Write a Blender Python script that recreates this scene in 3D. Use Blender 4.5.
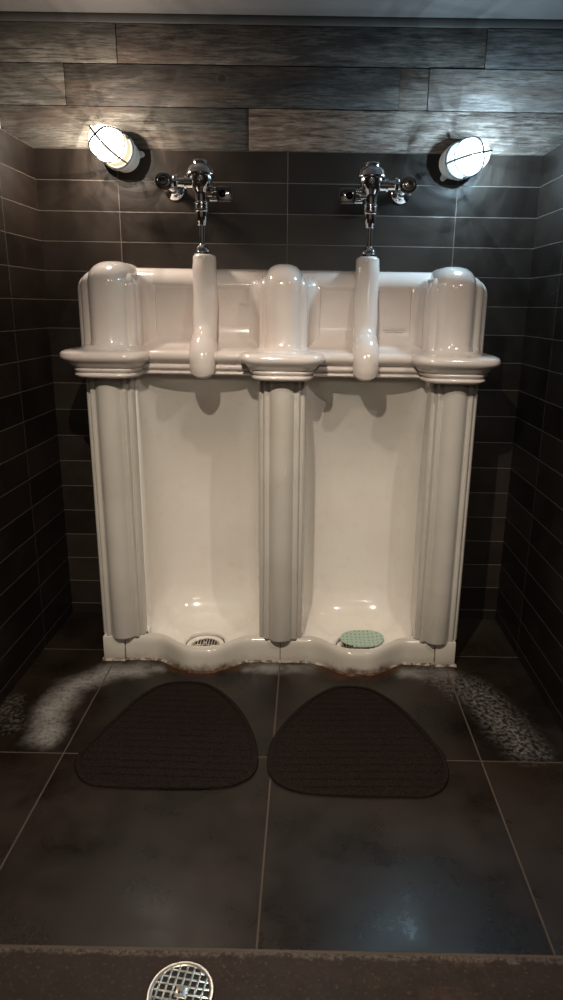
import bpy, bmesh, math, random
from mathutils import Vector, Matrix, noise
random.seed(4)
PI = math.pi
S = bpy.context.scene
for o in list(bpy.data.objects): bpy.data.objects.remove(o)
COL = S.collection

# ------------------------------------------------------------------ camera
cd = bpy.data.cameras.new('camera'); cam = bpy.data.objects.new('camera', cd); COL.objects.link(cam)
RX = Vector((0.99983964, 0.00827817, 0.01587974)); UP = Vector((-0.0175305, 0.27134908, 0.96232134)); FW = Vector((-0.00365731, 0.9624454, -0.27145069))
cam.matrix_world = Matrix(((RX.x, UP.x, -FW.x, 0.083), (RX.y, UP.y, -FW.y, -2.5633), (RX.z, UP.z, -FW.z, 1.2478), (0, 0, 0, 1)))
cd.sensor_fit = 'VERTICAL'; cd.sensor_height = 24; cd.lens = 0.6698385 * 24
cd.shift_x = -0.021757; cd.shift_y = -0.0046447; cd.clip_start = 0.02
S.camera = cam

# ------------------------------------------------------------------ world and light
S.view_settings.view_transform = 'Standard'; S.view_settings.look = 'None'
S.view_settings.gamma = 1; S.view_settings.exposure = 0.0; S.view_settings.use_curve_mapping = False
W = bpy.data.worlds.new('world'); S.world = W; W.use_nodes = True
bgn = W.node_tree.nodes['Background']; bgn.inputs[0].default_value = (1.0, 0.88, 0.76, 1); bgn.inputs[1].default_value = 0.014

def downlight(name, loc, target, energy, color, radius, spot=1.7):
    l = bpy.data.lights.new(name, 'SPOT'); l.energy = energy; l.color = color; l.shadow_soft_size = radius
    l.spot_size = spot; l.spot_blend = 1.0
    o = bpy.data.objects.new(name, l); COL.objects.link(o); o.location = loc
    o.rotation_euler = (Vector(target) - Vector(loc)).to_track_quat('-Z', 'Y').to_euler()
    return o
LIGHT_A = downlight('ceiling_spot', (-.20, -1.92, 2.08), (0, -.55, 0), 132, (1, .87, .71), .014, 1.45)
LIGHT_B = downlight('ceiling_spot', (.84, -1.60, 2.08), (0, -.5, 0), 33, (1, .92, .82), .014, 1.45)
def ceiling_panel(loc, sx, sy, energy, color):
    l = bpy.data.lights.new('ceiling_panel_light', 'AREA'); l.shape = 'RECTANGLE'; l.size = sx; l.size_y = sy; l.energy = energy; l.color = color
    o = bpy.data.objects.new('ceiling_panel_light', l); COL.objects.link(o); o.location = loc; return o
ceiling_panel((.1, -3.9, 2.165), .9, .25, 14, (1, .90, .78))
GLOBE_L = ((1.0, .95, .84), 2.9)
GLOBE_R = ((.82, .96, 1.0), 3.1)
LAMP_L = ((1.0, .87, .73), 29.0)
LAMP_R = ((.54, .81, 1.0), 31.0)

# ------------------------------------------------------------------ node helpers
class NT:
    def __init__(s, name):
        s.m = bpy.data.materials.new(name); s.m.use_nodes = True; s.t = s.m.node_tree
        s.b = s.t.nodes['Principled BSDF']
        s.pos = s.t.nodes.new('ShaderNodeNewGeometry').outputs['Position']
    def set(s, inp, v):
        if hasattr(v, 'is_output') or isinstance(v, bpy.types.NodeSocket): s.t.links.new(v, inp)
        elif isinstance(v, tuple) and len(v) == 3 and inp.type == 'RGBA': inp.default_value = (*v, 1)
        else: inp.default_value = v
    def M(s, op, a, b=None, c=None, clamp=False):
        n = s.t.nodes.new('ShaderNodeMath'); n.operation = op; n.use_clamp = clamp
        for i, v in enumerate((a, b, c)):
            if v is not None: s.set(n.inputs[i], v)
        return n.outputs[0]
    def V(s, op, a, b=None, out=0):
        n = s.t.nodes.new('ShaderNodeVectorMath'); n.operation = op
        s.set(n.inputs[0], a)
        if b is not None: s.set(n.inputs[3] if op == 'SCALE' else n.inputs[1], b)
        return n.outputs[out]
    def sep(s, v):
        n = s.t.nodes.new('ShaderNodeSeparateXYZ'); s.set(n.inputs[0], v); return n.outputs
    def comb(s, x, y, z):
        n = s.t.nodes.new('ShaderNodeCombineXYZ')
        for i, v in enumerate((x, y, z)): s.set(n.inputs[i], v)
        return n.outputs[0]
    def noise(s, vec, scale, detail=4, rough=.55, dist=0, col=False):
        n = s.t.nodes.new('ShaderNodeTexNoise'); s.set(n.inputs['Vector'], vec)
        n.inputs['Scale'].default_value = scale; n.inputs['Detail'].default_value = detail
        n.inputs['Roughness'].default_value = rough; n.inputs['Distortion'].default_value = dist
        return n.outputs['Color' if col else 'Fac']
    def white(s, vec):
        n = s.t.nodes.new('ShaderNodeTexWhiteNoise'); s.set(n.inputs['Vector'], vec); return n.outputs['Value']
    def smooth(s, v, lo, hi, a=0., b=1.):
        n = s.t.nodes.new('ShaderNodeMapRange'); n.interpolation_type = 'SMOOTHSTEP'
        s.set(n.inputs['Value'], v)
        for i, q in zip(('From Min', 'From Max', 'To Min', 'To Max'), (lo, hi, a, b)): s.set(n.inputs[i], q)
        return n.outputs[0]
    def mix(s, f, a, b, mode='MIX'):
        n = s.t.nodes.new('ShaderNodeMix'); n.data_type = 'RGBA'; n.blend_type = mode
        s.set(n.inputs[0], f); s.set(n.inputs[6], a); s.set(n.inputs[7], b); return n.outputs[2]
    def P(s, **k):
        for n, v in k.items(): s.set(s.b.inputs[n.replace('_', ' ')], v)
        return s
    def bump(s, h, strength=.3, dist=.002):
        n = s.t.nodes.new('ShaderNodeBump'); n.inputs['Strength'].default_value = strength
        n.inputs['Distance'].default_value = dist; s.set(n.inputs['Height'], h)
        s.t.links.new(n.outputs[0], s.b.inputs['Normal']); return s
    def segdist(s, p, a, b):
        a = Vector(a); b = Vector(b); ab = b - a
        pa = s.V('SUBTRACT', p, tuple(a))
        t = s.M('DIVIDE', s.V('DOT_PRODUCT', pa, tuple(ab), out=1), ab.length_squared, clamp=True)
        return s.V('LENGTH', s.V('SUBTRACT', pa, s.V('SCALE', tuple(ab), t)), out=1)

def plain(name, col, rough=.5, metal=0., vary=.15, scale=40, **k):
    n = NT(name)
    f = n.noise(n.pos, scale, 3)
    dark = tuple(c * (1 - vary) for c in col)
    n.P(Base_Color=n.mix(f, dark, col), Roughness=rough, Metallic=metal, **k)
    n.bump(f, .05, .001)
    return n.m

def tile_mat(name, ua, uo, tw, va, vo, th, gw, c1, c2, grout, rough=(.3, .45), extra=None, gsmooth=.0008):
    n = NT(name); X = n.sep(n.pos)
    u = n.M('DIVIDE', n.M('SUBTRACT', X[ua], uo), tw); v = n.M('DIVIDE', n.M('SUBTRACT', X[va], vo), th)
    fu = n.M('FRACT', u); fv = n.M('FRACT', v)
    du = n.M('MULTIPLY', n.M('MINIMUM', fu, n.M('SUBTRACT', 1., fu)), tw)
    dv = n.M('MULTIPLY', n.M('MINIMUM', fv, n.M('SUBTRACT', 1., fv)), th)
    d = n.M('MINIMUM', du, dv)
    g = n.smooth(d, gw / 2 - gsmooth, gw / 2 + gsmooth, 1., 0.)
    idv = n.comb(n.M('FLOOR', u), n.M('FLOOR', v), float(ua) * 3.3)
    r = n.white(idv)
    cloud = n.noise(n.V('ADD', n.pos, n.V('SCALE', idv, 3.7)), 5, 6, .62)
    fine = n.noise(n.pos, 60, 4)
    f = n.M('ADD', n.M('MULTIPLY', r, .35), n.M('MULTIPLY', cloud, .65), clamp=True)
    tile = n.mix(n.smooth(f, .32, .68), c1, c2)
    tile = n.mix(n.M('MULTIPLY', fine, .25), tile, tuple(c * .6 for c in c1))
    rr = n.smooth(cloud, .3, .7, rough[0], rough[1])
    if extra: tile, rr = extra(n, tile, rr)
    gcol = n.mix(n.noise(n.pos, 9, 3), tuple(c * .45 for c in grout), grout)
    n.P(Base_Color=n.mix(g, tile, gcol), Specular_IOR_Level=.36, Roughness=n.M('MAXIMUM', rr, n.M('MULTIPLY', g, .8)))
    n.bump(n.M('SUBTRACT', n.M('MULTIPLY', fine, .15), g), .35, .002)
    return n.m

def floor_extra(n, tile, rr):
    # mineral crust, scuffed film and rust that sit on the floor tiles
    X = n.sep(n.pos); flat = n.comb(X[0], X[1], 0.)
    grain = n.noise(flat, 70, 6, .7); blot = n.noise(flat, 14, 5, .6)
    warp = n.V('ADD', flat, n.V('SCALE', n.V('SUBTRACT', n.noise(flat, 11, 4, .6, col=True), (.5, .5, .5)), .09))
    warp = n.V('MULTIPLY', warp, (1, 1, 0))
    def path(pts, w):
        out = None
        for a, b in zip(pts[:-1], pts[1:]):
            d = n.segdist(warp, (*a, 0), (*b, 0)); out = d if out is None else n.M('MINIMUM', out, d)
        return n.smooth(out, 0., w, 1., 0.)
    left = path([(-.50, -.45), (-.60, -.47), (-.69, -.57), (-.71, -.71), (-.68, -.83)], .085)
    left = n.M('MULTIPLY', left, n.smooth(grain, .30, .58, .35, 1.))
    right = path([(.54, -.44), (.62, -.49), (.69, -.62), (.72, -.74), (.74, -.85)], .11)
    right = n.M('MULTIPLY', right, n.smooth(grain, .42, .60, .02, .6))
    front = path([(-.60, -.44), (-.44, -.445)], .05); front = n.M('MAXIMUM', front, path([(-.11, -.425), (.11, -.425)], .055))
    front = n.M('MAXIMUM', front, path([(.44, -.44), (.60, -.44)], .055))
    front = n.M('MULTIPLY', front, n.smooth(blot, .35, .6, .25, .75))
    edge = n.M('MULTIPLY', path([(-.86, -.66), (-.80, -.80)], .06), n.smooth(grain, .45, .6, 0., .25))
    st = n.M('MAXIMUM', n.M('MAXIMUM', left, right), n.M('MAXIMUM', front, edge))
    tile = n.mix(n.M('MULTIPLY', st, .85), tile, (.30, .285, .265))
    rust = n.M('MAXIMUM', path([(-.40, -.42), (-.33, -.47), (-.22, -.47), (-.14, -.43)], .03), path([(.14, -.43), (.22, -.475), (.34, -.475), (.41, -.42)], .034))
    tile = n.mix(n.M('MULTIPLY', rust, n.smooth(blot, .3, .55, .4, .95)), tile, (.045, .017, .008))
    film = n.smooth(n.noise(flat, 2.2, 5, .6), .42, .70, 0., .5)
    tile = n.mix(film, tile, (.036, .024, .017))
    return tile, n.M('ADD', n.M('MAXIMUM', rr, n.M('MULTIPLY', st, .75)), n.M('MULTIPLY', n.M('SUBTRACT', grain, .5), .15))

def front_extra(n, tile, rr):
    X = n.sep(n.pos)
    a = n.noise(n.pos, 24, 7, .72); b = n.noise(n.pos, 110, 4, .7)
    tile = n.mix(n.smooth(a, .40, .60, .75, 0.), tile, (.020, .0115, .0075))
    tile = n.mix(n.smooth(b, .55, .7, 0., .4), tile, (.15, .11, .085))
    chip = n.M('MULTIPLY', n.smooth(n.M('ADD', X[1], n.M('MULTIPLY', n.M('SUBTRACT', a, .5), .05)), -1.535, -1.525, 0., 1.), n.smooth(b, .35, .6))
    return n.mix(n.M('MULTIPLY', chip, .6), tile, (.16, .125, .10)), rr
M = {}
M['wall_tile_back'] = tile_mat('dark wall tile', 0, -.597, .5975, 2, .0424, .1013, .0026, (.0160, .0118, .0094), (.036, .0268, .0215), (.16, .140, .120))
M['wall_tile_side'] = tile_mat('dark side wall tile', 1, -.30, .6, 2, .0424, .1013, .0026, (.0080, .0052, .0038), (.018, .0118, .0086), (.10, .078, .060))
M['floor'] = tile_mat('dark stone floor tile', 0, 0, .6, 1, -.3158, .6, .0042, (.0062, .0040, .0028), (.023, .0150, .0102), (.100, .072, .052), (.24, .42), floor_extra)
M['front_floor'] = tile_mat('brown textured floor tile', 0, 1.2, 2.4, 1, -1.518, 1.2, .004, (.030, .018, .012), (.125, .074, .048), (.12, .085, .06), (.55, .8), front_extra, gsmooth=.002)
M['plaster'] = plain('grey painted ceiling', (.095, .087, .083), .8, 0, .08, 8)
M['plaster_trim'] = plain('grey trim', (.05, .047, .044), .6, 0, .1, 8)
M['pale_wall'] = plain('pale painted wall', (.48, .44, .39), .7, 0, .05, 6)
M['white_paint'] = plain('white painted frame', (.7, .7, .68), .4, 0, .05, 8)

def porcelain(name, c1, c2):
    n = NT(name); a = n.noise(n.pos, 5, 3); b = n.noise(n.pos, 26, 4)
    c = n.mix(n.smooth(a, .35, .7), c1, c2)
    c = n.mix(n.M('MULTIPLY', n.smooth(b, .5, .8), .25), c, (.66, .55, .47))
    n.P(Base_Color=c, Roughness=.16, Specular_IOR_Level=.55, Coat_Weight=.4, Coat_Roughness=.06)
    n.bump(n.noise(n.pos, 9, 2), .10, .006)
    return n.m
M['china'] = porcelain('white vitreous china', (.80, .765, .71), (.77, .715, .655))
M['china_rose'] = porcelain('rose tinged vitreous china', (.72, .66, .62), (.70, .605, .56))
M['china_grey'] = porcelain('duller greyish china', (.56, .525, .475), (.51, .47, .415))  # darker, greyer china tone for the columns
def curb_china():
    n = NT('stained china curb'); X = n.sep(n.pos); w = n.noise(n.pos, 22, 5, .65); w2 = n.noise(n.pos, 60, 4, .7)
    c = n.mix(n.smooth(n.noise(n.pos, 5, 3), .35, .7), (.60, .56, .50), (.54, .49, .42))
    lowz = n.M('ADD', X[2], n.M('MULTIPLY', n.M('SUBTRACT', w, .5), -.07))
    bulge = n.smooth(X[1], -.395, -.44, 0., 1.)
    dirt = n.M('MULTIPLY', n.smooth(lowz, .004, .035, 1., 0.), n.M('ADD', .22, n.M('MULTIPLY', bulge, .75)))
    dirt = n.M('MULTIPLY', dirt, n.smooth(w2, .3, .6, .55, 1.))
    c = n.mix(dirt, c, (.10, .052, .028))
    n.P(Base_Color=c, Roughness=n.M('ADD', .2, n.M('MULTIPLY', dirt, .4)), Coat_Weight=.25, Coat_Roughness=.1)
    return n.m
M['curb'] = curb_china()
def joint_mat(name, c1, c2):
    n = NT(name); n.P(Base_Color=n.mix(n.smooth(n.noise(n.pos, 45, 5, .7), .4, .6), c1, c2), Roughness=.8); n.bump(n.noise(n.pos, 90, 3), .4, .002); return n.m
def bead_mat():
    n = NT('old sealant bead'); X = n.sep(n.pos); w = n.smooth(n.noise(n.pos, 45, 5, .7), .4, .6)
    c = n.mix(w, (.10, .06, .04), (.40, .35, .29)); r = n.mix(w, (.03, .012, .006), (.13, .055, .024))
    n.P(Base_Color=n.mix(n.smooth(X[1], -.393, -.425, 0., 1.), c, r), Roughness=.8); n.bump(n.noise(n.pos, 90, 3), .4, .002); return n.m
M['caulk'] = bead_mat()
M['dirty_joint'] = joint_mat('brown stained joint', (.045, .028, .018), (.22, .16, .11))
M['chrome'] = plain('polished chrome', (.80, .81, .83), .11, 1., .03, 30)
M['worn_chrome'] = plain('worn nickel', (.62, .58, .52), .28, 1., .35, 60)
M['black_plastic'] = plain('black sensor window', (.012, .012, .014), .12)
M['dark_pit'] = plain('dark drain hole', (.012, .010, .009), .6)
M['lamp_base'] = plain('grey white enamel lamp body', (.62, .61, .58), .4, 0, .08, 30)
M['wire'] = plain('grey painted guard wire', (.05, .05, .05), .5, 0.)
def glow(name, col, st, al=.55):
    n = NT(name); n.P(Base_Color=(.0, .0, .0), Roughness=.6, Specular_IOR_Level=0., Emission_Color=col, Emission_Strength=st, Alpha=al); return n.m
M['globe_l'] = glow('lit glass globe warm', *GLOBE_L); M['globe_r'] = glow('lit glass globe cool', *GLOBE_R)
M['glass_l'] = glow('ribbed glass skirt warm', (1, .82, .42), .85, .88); M['glass_r'] = glow('ribbed glass skirt cool', (.75, .95, 1), 1.2, .88)
def wood(name, dark, light, sx=1., seed=0., knots=(), white=0.):
    dark = tuple(c * .52 for c in dark); light = tuple(c * .72 for c in light)
    n = NT(name); X = n.sep(n.pos)
    p = n.comb(n.M('ADD', n.M('MULTIPLY', X[0], 2.6 * sx), seed), X[1], n.M('MULTIPLY', X[2], 30.))
    warp = n.noise(n.comb(X[0], seed, X[2]), 4, 3)
    g = n.noise(n.V('ADD', p, n.comb(0., 0., n.M('MULTIPLY', warp, 1.1))), 3.0, 10, .74, .25)
    fine = n.noise(n.comb(n.M('MULTIPLY', X[0], 9.), seed, n.M('MULTIPLY', X[2], 95.)), 2., 5, .75)
    f = n.M('ADD', n.M('MULTIPLY', g, .55), n.M('MULTIPLY', fine, .45))
    c = n.mix(n.smooth(f, .40, .58), tuple(d * .75 for d in dark), light)
    pat = n.noise(n.comb(n.M('MULTIPLY', X[0], 3.), seed, n.M('MULTIPLY', X[2], 9.)), 1.5, 5, .6)
    c = n.mix(n.smooth(pat, .42, .62, 0., .7), c, tuple(d * .9 for d in dark))
    c = n.mix(n.smooth(n.noise(n.comb(X[0], seed + 9., n.M('MULTIPLY', X[2], 5.)), 2.6, 4, .6), .5, .66, 0., .35), c, (.085, .048, .030))
    crack = n.smooth(n.noise(n.comb(n.M('MULTIPLY', X[0], 2.2), seed + 4., n.M('MULTIPLY', X[2], 48.)), 1.6, 5, .65), .60, .66, 0., .85)
    c = n.mix(crack, c, (.02, .016, .013))
    if white:
        wm = n.smooth(n.noise(n.comb(n.M('MULTIPLY', X[0], 5.), seed, n.M('MULTIPLY', X[2], 40.)), 2.2, 6, .7), .52, .62, 0., white)
        c = n.mix(wm, c, (.33, .30, .265))
    for kx, kz, kr in knots:
        d = n.V('LENGTH', n.V('MULTIPLY', n.V('SUBTRACT', n.comb(X[0], 0., X[2]), (kx, 0, kz)), (.8, 1, 1)), out=1)
        c = n.mix(n.smooth(d, kr * .7, kr, .9, 0.), c, (.018, .012, .010))
        c = n.mix(n.smooth(n.M('ABSOLUTE', n.M('SUBTRACT', d, kr * 1.35)), 0., kr * .25, .25, 0.), c, tuple(q * 1.3 for q in light))
    n.P(Base_Color=c, Roughness=.75)
    n.bump(n.M('SUBTRACT', f, crack), .5, .003)
    return n.m
def mat_carpet(rot, k=.55):
    n = NT('dark ribbed carpet mat'); X = n.sep(n.pos); u = n.M('ADD', X[1], n.M('MULTIPLY', X[0], rot))
    line = n.smooth(n.M('ABSOLUTE', n.M('SINE', n.M('MULTIPLY', u, PI / .03))), .0, .35, k, 0.)
    a = n.noise(n.pos, 330, 3, .7); b = n.noise(n.pos, 12, 3)
    c = n.mix(n.smooth(a, .35, .7), (.005, .0035, .003), (.034, .025, .022))
    c = n.mix(n.M('MULTIPLY', b, .35), c, (.014, .009, .007))
    c = n.mix(line, c, (.006, .004, .004))
    n.P(Base_Color=c, Roughness=1., Specular_IOR_Level=.04); n.bump(a, .8, .003); return n.m
M['carpet'] = mat_carpet(0., .0); M['carpet_l'] = mat_carpet(.02); M['carpet_r'] = mat_carpet(-.03); M['rubber'] = plain('black rubber edge', (.016, .012, .011), .9)
def pad_mat():
    n = NT('pale green perforated vinyl'); X = n.sep(n.pos)
    u = n.M('SUBTRACT', n.M('FRACT', n.M('DIVIDE', X[0], .016)), .5); v = n.M('SUBTRACT', n.M('FRACT', n.M('DIVIDE', X[1], .022)), .5)
    d = n.M('SQRT', n.M('ADD', n.M('MULTIPLY', u, u), n.M('MULTIPLY', v, v)))
    h = n.smooth(d, .13, .24, 1., 0.)
    c = n.mix(n.noise(n.pos, 40, 3), (.33, .47, .38), (.42, .53, .44))
    c = n.mix(n.M('MULTIPLY', h, .8), c, (.05, .13, .10))
    n.P(Base_Color=c, Roughness=.4); n.bump(n.M('SUBTRACT', 0., h), .4, .002); return n.m
M['pad'] = pad_mat()

# ------------------------------------------------------------------ object helpers
ORG = {}
def obj(name, verts, faces, m, parent=None, smooth=True, kind=None, angle=None):
    o0 = ORG.get(parent.name, Vector()) if parent else Vector()
    me = bpy.data.meshes.new(name); me.from_pydata([tuple(Vector(v) - o0) for v in verts], [], faces); me.validate(); me.update()
    if m: me.materials.append(M[m] if isinstance(m, str) else m)
    if smooth:
        me.polygons.foreach_set('use_smooth', [True] * len(me.polygons))
        if angle is not None: me.set_sharp_from_angle(angle=math.radians(angle))
    o = bpy.data.objects.new(name, me); COL.objects.link(o)
    if parent: o.parent = parent
    ORG[o.name] = o0
    if kind: o['kind'] = kind
    return o
def thing(name, label, cat, loc, group=None):
    o = bpy.data.objects.new(name, None); COL.objects.link(o); o.location = loc; o.empty_display_size = .05
    ORG[o.name] = Vector(loc); o['label'] = label; o['category'] = cat
    if group: o['group'] = group
    return o
def tag(o, label, cat, group=None):
    o['label'] = label; o['category'] = cat
    if group: o['group'] = group
    return o
class MB:
    def __init__(s): s.v = []; s.f = []
    def add(s, v, f): k = len(s.v); s.v += [tuple(q) for q in v]; s.f += [tuple(i + k for i in t) for t in f]; return s
    def box(s, x0, x1, y0, y1, z0, z1, b=0.):
        if b <= 0:
            v = [(x, y, z) for z in (z0, z1) for y in (y0, y1) for x in (x0, x1)]
            return s.add(v, [(0, 2, 3, 1), (4, 5, 7, 6), (0, 1, 5, 4), (2, 6, 7, 3), (0, 4, 6, 2), (1, 3, 7, 5)])
        pl = []
        def ring(i, z):
            r = []
            for cx, cy, a in ((x1, y1, 0), (x0, y1, 90), (x0, y0, 180), (x1, y0, 270)):
                for t in (0, 45, 90):
                    q = math.radians(a + t); ccx = cx - b * (1 if cx == x1 else -1); ccy = cy - b * (1 if cy == y1 else -1)
                    r.append((ccx + (b - i) * math.cos(q), ccy + (b - i) * math.sin(q), z))
            return r
        k = b * .29
        rings = [ring(b, z0), ring(k, z0 + k), ring(0, z0 + b), ring(0, z1 - b), ring(k, z1 - k), ring(b, z1)]
        return s.loft(rings, True, True, True)
    def loft(s, rings, closed=True, cap0=False, cap1=False, flip=False):
        n = len(rings[0]); v = [p for r in rings for p in r]; f = []
        for i in range(len(rings) - 1):
            for j in range(n if closed else n - 1):
                a = i * n + j; b = i * n + (j + 1) % n; q = (a, b, b + n, a + n); f.append(q[::-1] if flip else q)
        if cap0: f.append(tuple(range(n))[::-1])
        if cap1: f.append(tuple((len(rings) - 1) * n + j for j in range(n)))
        return s.add(v, f)
    def lathe(s, prof, c=(0, 0, 0), axis=(0, 0, 1), seg=32, cap=True):
        q = Vector((0, 0, 1)).rotation_difference(Vector(axis).normalized()); c = Vector(c)
        rings = [[c + q @ Vector((r * math.cos(2 * PI * j / seg), r * math.sin(2 * PI * j / seg), z)) for j in range(seg)] for r, z in prof]
        return s.loft(rings, True, cap and prof[0][0] > 1e-5, cap and prof[-1][0] > 1e-5)
    def tube(s, pts, rad, seg=12, cap=True):
        pts = [Vector(p) for p in pts]; n = len(pts); rad = rad if isinstance(rad, (list, tuple)) else [rad] * n
        rings = []; up = None
        for i, p in enumerate(pts):
            t = (pts[min(i + 1, n - 1)] - pts[max(i - 1, 0)]).normalized()
            if up is None: up = t.orthogonal().normalized()
            up = (up - t * up.dot(t)).normalized(); sd = t.cross(up)
            rings.append([p + (up * math.cos(2 * PI * j / seg) + sd * math.sin(2 * PI * j / seg)) * rad[i] for j in range(seg)])
        return s.loft(rings, True, cap, cap)
    def build(s, name, m, parent=None, smooth=True, angle=40, kind=None):
        return obj(name, s.v, s.f, m, parent, smooth, kind, angle)
def spline(pts, n, closed=False):
    P = [Vector(p) for p in pts]; k = len(P); out = []
    segs = k if closed else k - 1
    for i in range(segs):
        g = (lambda j: P[j % k]) if closed else (lambda j: P[max(0, min(k - 1, j))])
        a, b, c, d = g(i - 1), g(i), g(i + 1), g(i + 2)
        for t in range(n):
            t /= n; out.append(.5 * ((2 * b) + (c - a) * t + (2 * a - 5 * b + 4 * c - d) * t * t + (3 * b - a - 3 * c + d) * t ** 3))
    if not closed: out.append(P[-1])
    return out

# ------------------------------------------------------------------ setting
TOPZ = 1.7645; CEIL = 2.172; HX = .885; PY = -1.46
MB().box(-2.6, 2.6, -1.5158, .0, -.06, 0).build('floor', 'floor', smooth=False, kind='structure')
MB().box(-2.6, 2.6, -5.2, -1.5158, -.06, .0).build('floor', 'front_floor', smooth=False, kind='structure')
MB().box(-2.6, 2.6, .0, .1, -.06, TOPZ).build('wall_back', 'wall_tile_back', smooth=False, kind='structure')
MB().box(-2.6, 2.6, .02, .1, TOPZ, CEIL).build('wall_back', 'plaster_trim', smooth=False, kind='structure')
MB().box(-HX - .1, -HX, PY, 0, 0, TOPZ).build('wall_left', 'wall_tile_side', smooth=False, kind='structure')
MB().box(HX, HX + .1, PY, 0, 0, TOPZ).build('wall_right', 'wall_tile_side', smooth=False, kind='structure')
MB().box(-2.6, 2.6, -5.3, -5.2, 0, CEIL).build('wall_front', 'pale_wall', smooth=False, kind='structure')
MB().box(-2.6, 2.6, -5.2, .1, CEIL, CEIL + .06).build('ceiling', 'plaster', smooth=False, kind='structure')
# small cove strip where the planks meet the ceiling
rings = []
for x in (-2.6, 2.6):
    rings.append([(x, .02, CEIL), (x, -.004, CEIL), (x, -.006, CEIL - .006), (x, -.006, CEIL - .022), (x, -.003, CEIL - .0275), (x, .02, CEIL - .0275)])
MB().loft(rings, True, True, True).build('trim_1', 'plaster_trim', kind='structure')
# white upright beyond the left partition
MB().tube([(-.992, -.03, 1.77), (-.990, -.03, 2.06), (-1.0, -.03, 2.10), (-1.03, -.03, 2.12)], .010).build('trim_2', 'white_paint', kind='structure')
# reclaimed planks
rows = [(2.026, 2.1435), (1.8975, 2.0235), (TOPZ + .001, 1.895)]
PL = [
 (-2.6, -.578, 0, (.075, .066, .054), (.20, .180, .150), 0.3, (), 0),
 (-.576, .658, 0, (.034, .027, .023), (.125, .104, .090), 7.1, ((-.35, 2.075, .0025),), .15),
 (.660, 2.6, 0, (.045, .042, .042), (.14, .132, .128), 3.9, (), 0),
 (-2.6, -.760, 1, (.085, .077, .064), (.20, .182, .155), 12.2, (), 0),
 (-.758, .376, 1, (.038, .031, .026), (.140, .118, .102), 5.5, ((-.225, 1.984, .0115),), 0),
 (.376, .473, 1, (.10, .072, .058), (.24, .19, .16), 8.8, (), 0),
 (.475, 2.6, 1, (.24, .205, .185), (.42, .375, .345), 15.5, (), 0),
 (-2.6, -.137, 2, (.095, .085, .070), (.21, .190, .160), 20.1, ((-.42, 1.85, .003),), 0),
 (-.135, 2.6, 2, (.16, .115, .092), (.40, .335, .29), 27.7, ((-.07, 1.80, .0025), (-.08, 1.87, .0025)), .55)]
for i, (x0, x1, r, c1, c2, sd, kn, wh) in enumerate(PL):
    z0, z1 = rows[r]; mm = wood('weathered plank %d' % i, c1, c2, 1, sd, kn, wh)
    dy = [0, .002, -.001, .001, 0, .0005, -.0015, .001, -.0015][i]
    MB().box(x0, x1, -.004 + dy, .02, z0, z1, .0018).build('trim_%d' % (i + 3), mm, kind='structure', angle=30)

# ------------------------------------------------------------------ the double stall urinal
U = thing('double_urinal', 'large antique white china double stall urinal against the dark tiled back wall', 'urinal', (0, -.2, 0))
BC = (-.278, .281)                      # bay centres
CX = (-.567, 0., .564)                  # column centres
def curbY(x):
    y = -.377
    for b in BC:
        d = abs(x - b)
        if d < .18: y -= .083 * (.5 + .5 * math.cos(PI * max(0., (d - .025) / .155))) if d > .025 else .083
    return y

def dip(x): return 1 - .04 * max(0., (-.377 - curbY(x)) / .083)

# tank between the pilasters: profile swept along x
prof = [(-.0015, 1.366), (-.12, 1.368), (-.160, 1.364), (-.185, 1.352), (-.203, 1.334), (-.212, 1.316), (-.212, 1.309), (-.205, 1.303), (-.203, 1.298),
        (-.204, 1.25), (-.206, 1.18), (-.212, 1.145), (-.232, 1.124), (-.285, 1.112), (-.345, 1.106), (-.366, 1.104), (-.378, 1.098), (-.382, 1.089), (-.379, 1.080), (-.372, 1.073),
        (-.362, 1.068), (-.354, 1.063), (-.357, 1.058), (-.359, 1.052), (-.356, 1.046), (-.348, 1.043), (-.344, 1.039), (-.348, 1.035), (-.348, 1.031), (-.343, 1.027), (-.330, 1.025), (-.0015, 1.025)]
mb = MB(); rings = []
for x in (-.628, .628): rings.append([(x, y, z) for y, z in prof])
mb.loft(rings, True, True, True).build('tank', 'china_rose', U, angle=50)

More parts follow.
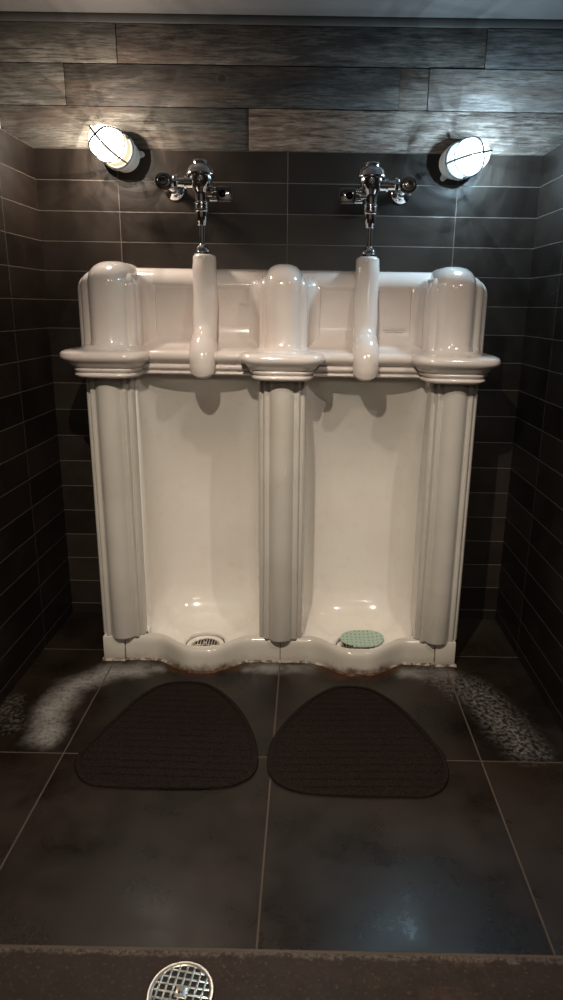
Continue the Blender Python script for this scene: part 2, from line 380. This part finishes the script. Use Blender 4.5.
def selp(w, d, y0, n, seg=28):        # half super-ellipse plan, from +x round the front to -x
    out = []
    for j in range(seg + 1):
        a = PI * j / seg; c, s = math.cos(a), math.sin(a)
        out.append((w * math.copysign(abs(c) ** (2 / n), c), y0 - d * abs(s) ** (2 / n)))
    return out
def pilaster(cx, side):
    mb = MB()
    # backing slab with a rounded top
    def dome(hw, d, y0, n, zb, zs, zt, k, flare=0.):
        nonlocal cx
        rings = []
        lv = [(zb, 1 + flare), (zb + .008, 1 + flare * .55), (zb + .018, 1 + flare * .2), (zb + .035, 1.)] if flare else [(zb, 1.)]
        lv += [(zb + (zs - zb) * t, 1.) for t in (.4, .7, 1.)]
        for i in range(1, 15):
            a = PI / 2 * i / 14; lv.append((zs + (zt - zs) * math.sin(a), max(.001, math.cos(a)) ** k))
        for z, s in lv:
            r = [(cx + x * s, y0 + (y - y0) * min(1.15, s), z) for x, y in selp(hw, d, y0, n)]
            r = [(r[0][0], -.0015 if z < zs else y0 * .6, z)] + r + [(r[-1][0], -.0015 if z < zs else y0 * .6, z)]
            rings.append(r)
        mb.loft(rings, True, True, True)
    if side:
        c0 = cx; cx = c0 + side * .010
        dome(.101, .105, -.205, 9, 1.10, 1.285, 1.350, .55)
        cx = c0 + side * .004
        dome(.088, .138, -.205, 8, 1.10, 1.298, 1.357, .58, .08)
        cx = c0
    else:
        dome(.080, .138, -.205, 6, 1.10, 1.298, 1.357, .58, .08)
    dome(.0725 if side else .069, .187, -.205, 2.9, 1.10, 1.308, 1.381, .72, .16)
    # concave returns to the tank panel
    for sgn in (-1, 1):
        if sgn == side: continue
        arc = []
        for j in range(9):
            a = PI / 2 * j / 8; arc.append((cx + sgn * ((.078 if side == 0 else .084) + .042 * (1 - math.cos(a)) ), -.300 + .085 * math.sin(a)))
        rings = []
        for z, sc in ((1.10, 1), (1.29, 1), (1.31, .94), (1.325, .8), (1.335, .6), (1.34, .3)):
            rings.append([(cx + sgn * .08 + (x - cx - sgn * .08) * sc, -.18 + (y + .18) * sc, z) for x, y in arc] + [(arc[-1][0] * sc + (cx + sgn * .08) * (1 - sc), -.18, z), (cx + sgn * .07, -.18, z), (cx + sgn * .07, -.30, z)])
        mb.loft(rings, True, True, True, flip=sgn > 0)
    return mb.build('pilaster', 'china_rose', U, angle=55)
for c, s in zip((-.562, 0, .553), (-1, 0, 1)): pilaster(c, s)

def capital(cx, w=1.):
    lv = [(1.118, .082, .190, 3.6), (1.110, .090, .200, 3.6), (1.106, .105, .225, 3.6), (1.104, .128, .262, 3.8), (1.101, .135, .271, 3.9), (1.096, .1385, .276, 4), (1.088, .140, .278, 4), (1.080, .1385, .276, 4),
          (1.073, .131, .268, 3.6), (1.068, .125, .262, 3.5), (1.062, .120, .255, 3.4), (1.056, .118, .252, 3.4), (1.053, .112, .246, 3.4), (1.051, .110, .244, 3.4), (1.050, .111, .246, 3.4),
          (1.046, .110, .247, 3.4), (1.040, .107, .243, 3.4), (1.037, .101, .238, 3.4), (1.0355, .1015, .239, 3.4), (1.034, .105, .243, 3.4), (1.029, .107, .245, 3.4), (1.024, .104, .242, 3.4), (1.020, .098, .234, 3.2), (1.017, .085, .20, 3), (1.012, .080, .16, 3), (.995, .077, .150, 3)]
    rings = []
    for z, hw, d, n in lv:
        p = selp(hw * w, d + .006, -.200, n * 1.35, 40); rings.append([(cx + hw * w, -.02, z)] + [(cx + x, y, z) for x, y in p] + [(cx - hw * w, -.02, z)])
    return MB().loft(rings, True, True, True, flip=True).build('capital', 'china_rose', U, angle=60)
for c in (-.564, 0, .553): capital(c, 1.02 if c else 1.0)

def column(cx):
    half = [(0, -.4065), (.010, -.4055), (.020, -.402), (.028, -.397), (.034, -.391), (.038, -.385), (.0405, -.3815), (.044, -.381), (.047, -.3825), (.0515, -.3835), (.056, -.382), (.059, -.377), (.0605, -.370), (.0615, -.3655), (.0645, -.3645),
            (.067, -.3665), (.070, -.3665), (.0735, -.364), (.0765, -.358), (.0785, -.350), (.079, -.340), (.079, -.02)]
    sec = [(-x, y) for x, y in half[::-1]] + half[1:]
    rings = []
    for z, s in ((.088, .955), (.091, .985), (.097, 1.), (.3, 1.), (.6, 1.), (1.018, 1.)):
        rings.append([(cx + x * s, -.25 + (y + .25) * s if y < -.25 else y, z) for x, y in sec])
    return MB().loft(rings, True, True, True).build('column', 'china_grey', U, angle=38)
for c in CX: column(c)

def stall(bc, xa, xb):
    N = 44; hw = .206
    back = []
    for j in range(N + 1):
        a = PI * j / N; c, s = math.cos(a), math.sin(a)
        back.append((bc + hw * math.copysign(abs(c) ** (2 / 3.2), c), -.335 + .262 * abs(s) ** (2 / 3.2)))
    nf = 36; front = []
    for j in range(1, nf):
        x = bc - hw + 2 * hw * j / nf; front.append((x, curbY(x) + .030))
    out = back + front; n = len(out); dc = (bc - .004, -.308); rd = .070
    # arc-length angles for the drain circle
    ang = []
    for x, y in out: ang.append(math.atan2(y - dc[1], x - dc[0]))
    rings = []
    rings.append([(dc[0] + rd * math.cos(a), dc[1] + rd * math.sin(a), .024) for a in ang])
    rings.append([(dc[0] + (rd + .004) * math.cos(a), dc[1] + (rd + .004) * math.sin(a), .040) for a in ang])
    T = 16
    for i in range(1, T + 1):
        t = i / T; r = []
        for k, (x, y) in enumerate(out):
            bx, by = dc[0] + (rd + .004) * math.cos(ang[k]), dc[1] + (rd + .004) * math.sin(ang[k])
            L = math.hypot(x - bx, y - by)
            fb = max(0., min(1., (y + .345) / .15)); fb = fb * fb * (3 - 2 * fb)
            R = .050 + .065 * fb
            R = min(R, max(.045, L * .95)); H = .043 + .090 * fb
            if k > N: H -= .0905 * (1 - dip(x))
            # flat part then quarter ellipse rising by H
            dR = min(R / L, .98); q = t ** .8
            if q < 1 - dR: z = .041 + .006 * q; s = q
            else:
                a = (q - (1 - dR)) / dR * PI / 2; s = 1 - dR + dR * math.sin(a); z = .047 + H * (1 - math.cos(a))
            r.append((bx + (x - bx) * s, by + (y - by) * s, z))
        rings.append(r)
    mb = MB().loft(rings, True)
    # tall back of the stall above the dish
    base = rings[-1][:N + 1]; up = []
    for z in (None, .18, .24, .3, .4, .5, .55, .6, .65, .7, .75, .8, .85, .9, .94, .98, 1.0, 1.026):
        if z is None: up.append(base); continue
        lean = -.20 * max(0, (z - .5) / .5) ** 2.3
        f = min(1, (z - .1) / .12)
        up.append([(x, y + lean * max(0., min(1, (y + .335) / .26)), z) for x, y, _ in base])
    mb.loft(up, False)
    body = mb.build('stall', 'china', U, angle=70)
    bm = bmesh.new(); bm.from_mesh(body.data); bmesh.ops.remove_doubles(bm, verts=bm.verts, dist=1e-5)
    bmesh.ops.recalc_face_normals(bm, faces=bm.faces); bm.to_mesh(body.data); bm.free()
    sol = body.modifiers.new('thickness', 'SOLIDIFY'); sol.thickness = .006; sol.offset = 1
    # curb in front of the dish
    cs = []
    K = 90
    for i in range(K + 1):
        x = xa + (xb - xa) * i / K; y = curbY(x)
        pr = [(0, 0), (-.001, .03), (0, .060), (.002, .074), (.006, .083), (.012, .0885), (.020, .0905), (.028, .0895), (.034, .085), (.040, .07), (.045, 0)]
        cs.append([(x, y + a, b * dip(x)) for a, b in pr])
    MB().loft(cs, True, True, True, flip=True).build('curb', 'curb', U, angle=50)
    # strainer
    st = MB().lathe([(.070, .024), (.069, .0275), (.066, .0285), (.056, .027), (.053, .024), (.053, .018)], (dc[0], dc[1], 0), seg=40, cap=False).build('drain_collar', 'china', U)
    mb = MB()
    for i in range(-4, 5):
        x = i * .0105; h = math.sqrt(max(0, .0515 ** 2 - x * x)); mb.box(dc[0] + x - .0022, dc[0] + x + .0022, dc[1] - h, dc[1] + h, .0205, .0245, .0008)
    mb.box(dc[0] - .048, dc[0] + .048, dc[1] - .003, dc[1] + .003, .0205, .0248, .0008)
    mb.lathe([(.0535, .0205), (.0535, .0245), (.0505, .0255), (.0475, .0245), (.0475, .0205)], (dc[0], dc[1], 0), seg=40, cap=False)
    s_ = mb.build('strainer', 'worn_chrome', U)
    MB().lathe([(0.0001, .036), (.004, .0355), (.0065, .032), (.007, .0248), (0.0001, .0248)], (dc[0], dc[1], 0), seg=20).build('screw', 'chrome', s_)
    MB().lathe([(0.0001, .016), (.054, .016), (.054, .0155), (.0001, .0155)], (dc[0], dc[1], 0), seg=24, cap=False).build('drain_well', 'dark_pit', U)
    return dc
dL = stall(BC[0], -.560, -.0015)
dR = stall(BC[1], .0015, .5585)
for x0, x1 in ((-.640, -.5630), (.5615, .634)):
    MB().box(x0, x1, -.386, -.02, 0.004, .093, .005).build('end_block', 'curb', U, angle=30)
# stained joints and the sealant line
for x, w in ((-.5615, .0030), (0., .0030), (.560, .0030)):
    MB().box(x - w / 2, x + w / 2, -.3765, -.33, .002, .0885).build('joint', 'dirty_joint', U, smooth=False)
def bead():
    pts = []; K = 300
    for i in range(K + 1):
        x = -.645 + 1.285 * i / K
        y = curbY(x) if abs(x) < .56 else -.386
        pts.append((x, y - .004 - .005 * noise.noise((x * 22, 0, 1)), .001))
    rings = []
    for i, p in enumerate(pts):
        w = .0035 + .006 * max(-.5, noise.noise((p[0] * 35, 3, 0))); h = .0025 + .003 * noise.noise((p[0] * 30, 0, 7))
        rings.append([(p[0], p[1] + .010, 0), (p[0], p[1] + .010, h + .004), (p[0], p[1] + .003, h + .002), (p[0], p[1] - w * .5, h * .7), (p[0], p[1] - w, 0)])
    MB().loft(rings, True, True, True).build('sealant_bead', 'caulk', U)
bead()

# china flush spouts running down the front of the tank
def spout(xs):
    (x0, x1, x2, x3) = xs
    P = spline([(x0, -.186, 1.408), (x0, -.188, 1.385), (x0, -.200, 1.345), (x1, -.222, 1.27), (x1, -.242, 1.21), (x2, -.268, 1.160), (x2, -.300, 1.130), (x3, -.336, 1.110), (x3, -.362, 1.086), (x3, -.368, 1.062), (x3, -.366, 1.047)], 7)
    n = len(P); rad = []
    for i in range(n):
        t = i / (n - 1)
        r = .0385 + .0025 * min(1, t * 5) - .0025 * math.exp(-((t - .50) / .07) ** 2); r += .0055 * math.exp(-((t - .74) / .13) ** 2)
        if i < 4: r *= (.80, .93, .98, 1.)[i]
        rad.append(r)
    end = P[-1]
    for k in range(1, 9):
        a = PI / 2 * k / 8; P.append(end + Vector((0, .004, -.030 * math.sin(a)))); rad.append(max(.0015, rad[n - 1] * math.cos(a)))
    mb = MB(); rings = []; seg = 28
    N = len(P)
    for i, p in enumerate(P):
        t = (P[min(i + 1, N - 1)] - P[max(i - 1, 0)]).normalized() if i < n else Vector((0, 0, -1))
        sd = Vector((1, 0, 0)); up = t.cross(sd).normalized()
        rings.append([p + (sd * math.cos(2 * PI * j / seg) + up * math.sin(2 * PI * j / seg)) * rad[i] for j in range(seg)])
    mb.loft(rings, True, True, True, flip=False)
    return mb.build('flush_spout', 'china_rose', U, angle=60)
spout((-.270, -.264, -.262, -.258)); spout((.277, .272, .270, .269))

# small embossed maker's script on the right tank panel
def emboss(txt, x, y, z, size):
    c = bpy.data.curves.new('maker_mark', 'FONT'); c.body = txt; c.size = size; c.extrude = .0014; c.shear = .25; c.align_x = 'CENTER'; c.bevel_depth = .0003
    t = bpy.data.objects.new('maker_mark_source', c); COL.objects.link(t)
    me = bpy.data.meshes.new_from_object(t); bpy.data.objects.remove(t)
    R = Matrix.Rotation(PI / 2 - .09, 4, 'X')
    vs = [Vector((x, y, z)) + (R @ v.co) for v in me.vertices]; fs = [tuple(p.vertices) for p in me.polygons]
    mb = MB().add(vs, fs)
    mb.tube([Vector((x, y, z)) + R @ Vector((a, -.006 + .002 * math.cos(a * 60), 0)) for a in [-.03 + .006 * i for i in range(11)]], .0014, 6)
    return mb.build('maker_mark', 'china', U, smooth=False)
emboss('Standard', .373, -.2145, 1.176, .021)

# ------------------------------------------------------------------ vinyl pad in the right bowl
def pad():
    cx, cy = .304, -.286; rings = []
    for i in range(0, 9):
        f = i / 8; r = []
        for j in range(48):
            a = 2 * PI * j / 48; rx, ry = .081, .064
            x = cx + rx * f * math.cos(a); y = cy + ry * f * math.sin(a)
            z = .0500 + .003 * f * f + .006 * max(0, f * math.cos(a - .5) - .55) * 2 + .004 * noise.noise((x * 18, y * 18, 0))
            r.append((x, y, z))
        rings.append(r)
    top = rings; bot = [[(x, y, z - .004) for x, y, z in r] for r in rings]
    mb = MB().loft(bot[:0:-1] + [], True) if False else MB()
    mb.loft(top, True); mb.loft(bot, True, flip=True); mb.loft([bot[-1], top[-1]], True)
    o = mb.build('urinal_screen', 'pad', None, angle=60)
    return tag(o, 'pale green perforated urinal screen lying in the right bowl', 'urinal screen')
pad()

# ------------------------------------------------------------------ flush valves
def valve(x, y, s, label):
    """s = -1: stop to the left, sensor to the right"""
    t = thing('flush_valve', label, 'flush valve', (x, y, 1.408), 'chrome flush valves above the urinal')
    L = lambda prof, nm, c=(0, 0, 0), ax=(0, 0, 1), m='chrome', par=t, seg=32: MB().lathe(prof, (x + c[0], y + c[1], c[2]), ax, seg).build(nm, m, par)
    L([(.028, 1.411), (.030, 1.413), (.030, 1.418), (.024, 1.421), (.022, 1.432), (.018, 1.436), (.013, 1.440), (.010, 1.445)], 'spud_flange')
    MB().lathe([(.0235, 1.4205), (.0235, 1.434), (.019, 1.4355)], (x, y, 0), seg=6).build('spud_nut', 'chrome', t, angle=30)
    L([(.0100, 1.440), (.0100, 1.505)], 'outlet_tube')
    L([(.0150, 1.503), (.0165, 1.505), (.0165, 1.512), (.0180, 1.514), (.0205, 1.545), (.0205, 1.550)], 'vacuum_breaker')
    L([(.0220, 1.546), (.0245, 1.549), (.0245, 1.554), (.0220, 1.556), (.0220, 1.568), (.0245, 1.570), (.0245, 1.575), (.021, 1.578)], 'coupling_nut')
    # body
    body = MB().lathe([(.0190, 1.575), (.0190, 1.600), (.0220, 1.607), (.0270, 1.615), (.0330, 1.626), (.0370, 1.638), (.0385, 1.648), (.0385, 1.655)], (x, y, 0))
    body.lathe([(.019, 0), (.019, .030), (.022, .030), (.022, .036), (.017, .037)], (x + s * .018, y, 1.636), (s, 0, 0), 24)
    body.lathe([(.012, 0), (.012, .022)], (x - s * .014, y, 1.602), (-s, 0, 0), 20)
    body.lathe([(.0075, 0), (.0085, .003), (.0085, .012), (.006, .014), (.0001, .0145)], (x, y - .029, 1.636), (0, -1, 0), 6)
    bd = body.build('body', 'chrome', t)
    L([(.0380, 1.653), (.0450, 1.655), (.0470, 1.659), (.0465, 1.664), (.0450, 1.666), (.0440, 1.672), (.0400, 1.680), (.0330, 1.687), (.0260, 1.691), (.0240, 1.692), (.0240, 1.701), (.0220, 1.704), (.0001, 1.7045)], 'cover', seg=40)
    # supply: tailpiece, nut, angle stop, pipe to the wall
    zs = 1.636
    L([(.0155, 0), (.0155, .042)], 'tailpiece', (s * .050, 0, zs), (s, 0, 0), seg=24)
    MB().lathe([(.022, 0), (.0240, .002), (.0240, .013), (.022, .015)], (x + s * .075, y, zs), (s, 0, 0), 8).build('slip_nut', 'chrome', t, angle=30)
    xs = x + s * .118
    st = MB().lathe([(.017, -.018), (.019, -.012), (.0215, 0), (.019, .012), (.017, .018)], (xs, y, zs), (s, 0, 0), 28)
    st.lathe([(.019, -.010), (.0225, 0), (.0225, .016), (.0275, .018), (.0290, .022), (.0290, .030), (.0270, .036), (.0200, .0400), (.0180, .0400), (.0180, .0370), (.0120, .0370), (.0100, .0400), (.0001, .0405)], (xs, y, zs), (0, -1, 0), 36)
    sp = st.build('angle_stop', 'chrome', t)
    MB().lathe([(.0125, 0), (.0125, -y - .003)], (xs, y, zs), (0, 1, 0), 24).build('supply_pipe', 'chrome', t)
    MB().lathe([(.036, 0), (.036, .002), (.033, .006), (.020, .010), (.0165, .013), (.0165, .020), (.0125, .021)], (xs, -.0015, zs), (0, -1, 0), 36).build('escutcheon', 'chrome', t)
    # sensor
    x0, x1 = (x - s * .052), (x - s * .106)
    a, b = min(x0, x1), max(x0, x1)
    sb = MB().box(a, b, y - .026, y + .024, 1.576, 1.626, .007).build('sensor_box', 'chrome', t, angle=30)
    MB().lathe([(.0120, 0), (.0120, .002), (.0100, .0035), (.0001, .0045)], ((a + b) / 2 + s * .006, y - .0255, 1.600), (0, -1, 0), 28).build('sensor_window', 'black_plastic', sb)
    MB().lathe([(.0145, 0), (.0145, .010), (.010, .012), (.010, .020)], (x - s * .030, y, 1.615), (-s, 0, 0), 24).build('sensor_fitting', 'chrome', sb)
    MB().lathe([(.0095, 0), (.0095, .026)], (x - s * .028, y, 1.588), (-s, 0, 0), 20).build('sensor_fitting', 'chrome', sb)
valve(-.281, -.155, -1, 'chrome flush valve with sensor box on its right, above left stall')
valve(.282, -.155, 1, 'chrome flush valve with sensor box on its left, above right stall')

# ------------------------------------------------------------------ caged wall lamps
def lamp(base, tip, suffix, lugang, label):
    base = Vector(base); tip = Vector(tip); ax = (tip - base).normalized(); H = (tip - base).length
    t = thing('caged_wall_lamp', label, 'wall lamp', tuple(base), 'caged wall lamps')
    wallb = MB().lathe([(.050, .0015), (.052, .003), (.052, .010), (.046, .014), (.040, .020)], base, (0, -1, 0), 36)
    for a in (lugang, lugang + PI):
        d = Vector((math.cos(a), 0, math.sin(a))); c = base + d * .060
        q = []
        for k in range(13):
            b = a - PI / 2 + PI * k / 12; q.append(Vector((math.cos(b), 0, math.sin(b))) * .009 + c)
        q = [base + Vector((math.cos(a - .3), 0, math.sin(a - .3))) * .046] + q + [base + Vector((math.cos(a + .3), 0, math.sin(a + .3))) * .046]
        wallb.loft([[p + Vector((0, -.001, 0)) for p in q], [p + Vector((0, -.008, 0)) for p in q]], True, True, True, flip=True)
        wallb.lathe([(.0042, 0), (.0042, .0015), (.0001, .0025)], c + Vector((0, -.008, 0)), (0, -1, 0), 12)
    wallb.lathe([(.038, .016), (.048, .026), (.0585, .034), (.0605, .040), (.0605, .052), (.0585, .057), (.0530, .059)], base, ax, 40)
    wb = wallb.build('lamp_body', 'lamp_base', t)
    MB().lathe([(.0510, .0592), (.0510, .0605), (.016, .0605), (.016, .075), (.0001, .075)], base, ax, 32).build('bulb_socket', 'dark_pit', t)
    z0 = .056; R = .051
    MB().lathe([(0.052, z0), (.053, z0 + .004), (.052, z0 + .010), (.053, z0 + .014), (.052, z0 + .020), (.053, z0 + .024), (.0515, z0 + .030)], base, ax, 40, cap=False).build('glass_skirt', 'glass_' + suffix, t)
    pf = [(.0515, z0 + .029), (.0515, z0 + .034)]
    zs = z0 + .055; zt = H - .008
    pf += [(R, zs)] + [(R * math.cos(PI / 2 * k / 12) ** .62 if k < 12 else .0001, zs + (zt - zs) * math.sin(PI / 2 * k / 12)) for k in range(1, 13)]
    MB().lathe(pf, base, ax, 40).build('globe', 'globe_' + suffix, t)
    q = Vector((0, 0, 1)).rotation_difference(ax); cg = MB(); rw = .0029
    def at(r, a, z): return base + q @ Vector((r * math.cos(a), r * math.sin(a), z))
    for r, z in ((.0585, z0 + .002), (.0565, zs + .004)):
        cg.tube([at(r, 2 * PI * k / 40, z) for k in range(41)], rw, 8)
    for a0 in (.5, .5 + PI / 2):
        pts = [at(.0525, a0, z0 - .004), at(.058, a0, z0 + .03)]
        for k in range(0, 25):
            b = PI * k / 24; c, s = math.cos(b), math.sin(b)
            pts.append(at(.0565 * math.copysign(abs(c) ** .62, c), a0, zs + .004 + (H - zs - .007) * s))
        pts += [at(-.058, a0, z0 + .03), at(-.0525, a0, z0 - .004)]
        cg.tube(pts, rw, 8)
    cg.build('wire_guard', 'wire', t)
    lc, le = LAMP_L if suffix == 'l' else LAMP_R
    l = bpy.data.lights.new('lamp_bulb', 'POINT'); l.energy = le / 8; l.color = lc; l.shadow_soft_size = 0
    q2 = Vector((0, 0, 1)).rotation_difference(ax)
    for k in range(8):      # light leaves the bulb along its whole length
        lo = bpy.data.objects.new('lamp_bulb', l); COL.objects.link(lo); lo.parent = t
        lo.location = q2 @ Vector((.026 * math.cos(k * 2.4), .026 * math.sin(k * 2.4),   .124 + .0080 * k))

lamp((-.567, 0, 1.741), (-.611, -.198, 1.768), 'l', .12, 'left caged wall lamp with warm glowing globe and grey wire guard')
lamp((.578, 0, 1.735), (.634, -.198, 1.733), 'r', PI + .95, 'right caged wall lamp with bluish white glowing globe and grey wire guard')

# ------------------------------------------------------------------ floor mats
def floor_mat(pts, label, seed):
    P = spline([(x, y, 0) for x, y in pts], 8, True); n = len(P); c = sum(P, Vector()) / n
    edge = MB(); e0 = [p + Vector((0, 0, .0004)) for p in P]
    def inset(k, z):
        out = []
        for i, p in enumerate(P):
            tg = (P[(i + 1) % n] - P[i - 1]).normalized(); nr = Vector((tg.y, -tg.x, 0))
            if nr.dot(c - p) < 0: nr = -nr
            out.append(p + nr * k + Vector((0, 0, z)))
        return out
    t = thing('urinal_mat', label, 'floor mat', (c.x, c.y, 0), 'dark floor mats in front of the urinal')
    edge.loft([inset(0, .0003), inset(.0, .004), inset(.002, .0065), inset(.010, .0080), inset(.014, .0075)], True)
    edge.build('border', 'carpet', t)
    I = inset(.013, 0); rings = []
    K = 150; rot = seed
    for i in range(K + 1):
        f = i / K; r = []
        for p in I:
            v = c + (p - c) * max(.001, f)
            d = (p - v).length
            u = v.y + rot * v.x
            rib = min(1, abs(math.sin(u * PI / .0300)) / .42) ** .8
            z = .0050 + .0050 * rib * min(1, d / .012)
            r.append(Vector((v.x, v.y, z)))
        rings.append(r)
    MB().loft(rings, True, True).build('ribbed_carpet', 'carpet_l' if c.x < 0 else 'carpet_r', t)
floor_mat([(-.348, -.531), (-.25, -.537), (-.17, -.605), (-.1, -.714), (-.054, -.84), (-.038, -.937), (-.049, -.998), (-.089, -1.035), (-.154, -1.051), (-.343, -1.057), (-.448, -1.054), (-.501, -1.039), (-.541, -.99), (-.557, -.929), (-.539, -.855), (-.504, -.756), (-.465, -.647), (-.413, -.565)],
          'dark brown ribbed floor mat with rounded corners in front of the left stall', .02)
floor_mat([(.229, -.538), (.312, -.553), (.377, -.619), (.433, -.716), (.479, -.833), (.498, -.898), (.494, -.982), (.466, -1.04), (.418, -1.069), (.351, -1.073), (.211, -1.072), (.089, -1.064), (.031, -1.038), (.0, -1.004), (-.013, -.952), (-.008, -.855), (.031, -.748), (.096, -.638), (.168, -.562)],
          'dark brown ribbed floor mat with rounded corners in front of the right stall', -.03)

# ------------------------------------------------------------------ floor drain
def drain():
    c = Vector((-.1357, -1.607, 0)); t = thing('floor_drain', 'round metal floor drain with square grid grate set in the brown floor', 'floor drain', tuple(c))
    R = .0635
    MB().lathe([(R, 0), (R, .002), (R - .002, .0038), (R - .009, .0040), (R - .0105, .003), (R - .0105, .0008)], c, seg=56, cap=False).build('rim', 'worn_chrome', t)
    MB().lathe([(.0001, .0009), (R - .010, .0009), (R - .010, .0004), (.0001, .0004)], c, seg=40, cap=False).build('drain_well', 'dark_pit', t)
    mb = MB(); r = R - .0095; rot = Matrix.Rotation(-.14, 3, 'Z'); p = .0143
    for i in range(-4, 5):
        o = (i - .0) * p - .002
        if abs(o) > r - .002: continue
        h = math.sqrt(r * r - o * o)
        for ax in (0, 1):
            k = MB()
            if ax: k.box(o - .0022, o + .0022, -h, h, .001, .0042, .0009)
            else: k.box(-h, h, o - .0022, o + .0022, .001, .0040, .0009)
            mb.add([c + rot @ Vector(v) for v in k.v], k.f)
    k = MB().box(-.011, .011, -.011, .011, .001, .0046, .0012); mb.add([c + rot @ Vector(v) for v in k.v], k.f)
    g = mb.build('grate', 'worn_chrome', t)
    MB().lathe([(.0048, .0046), (.0048, .0056), (.003, .0064), (.0001, .0066)], c, seg=16).build('screw', 'chrome', g)
drain()
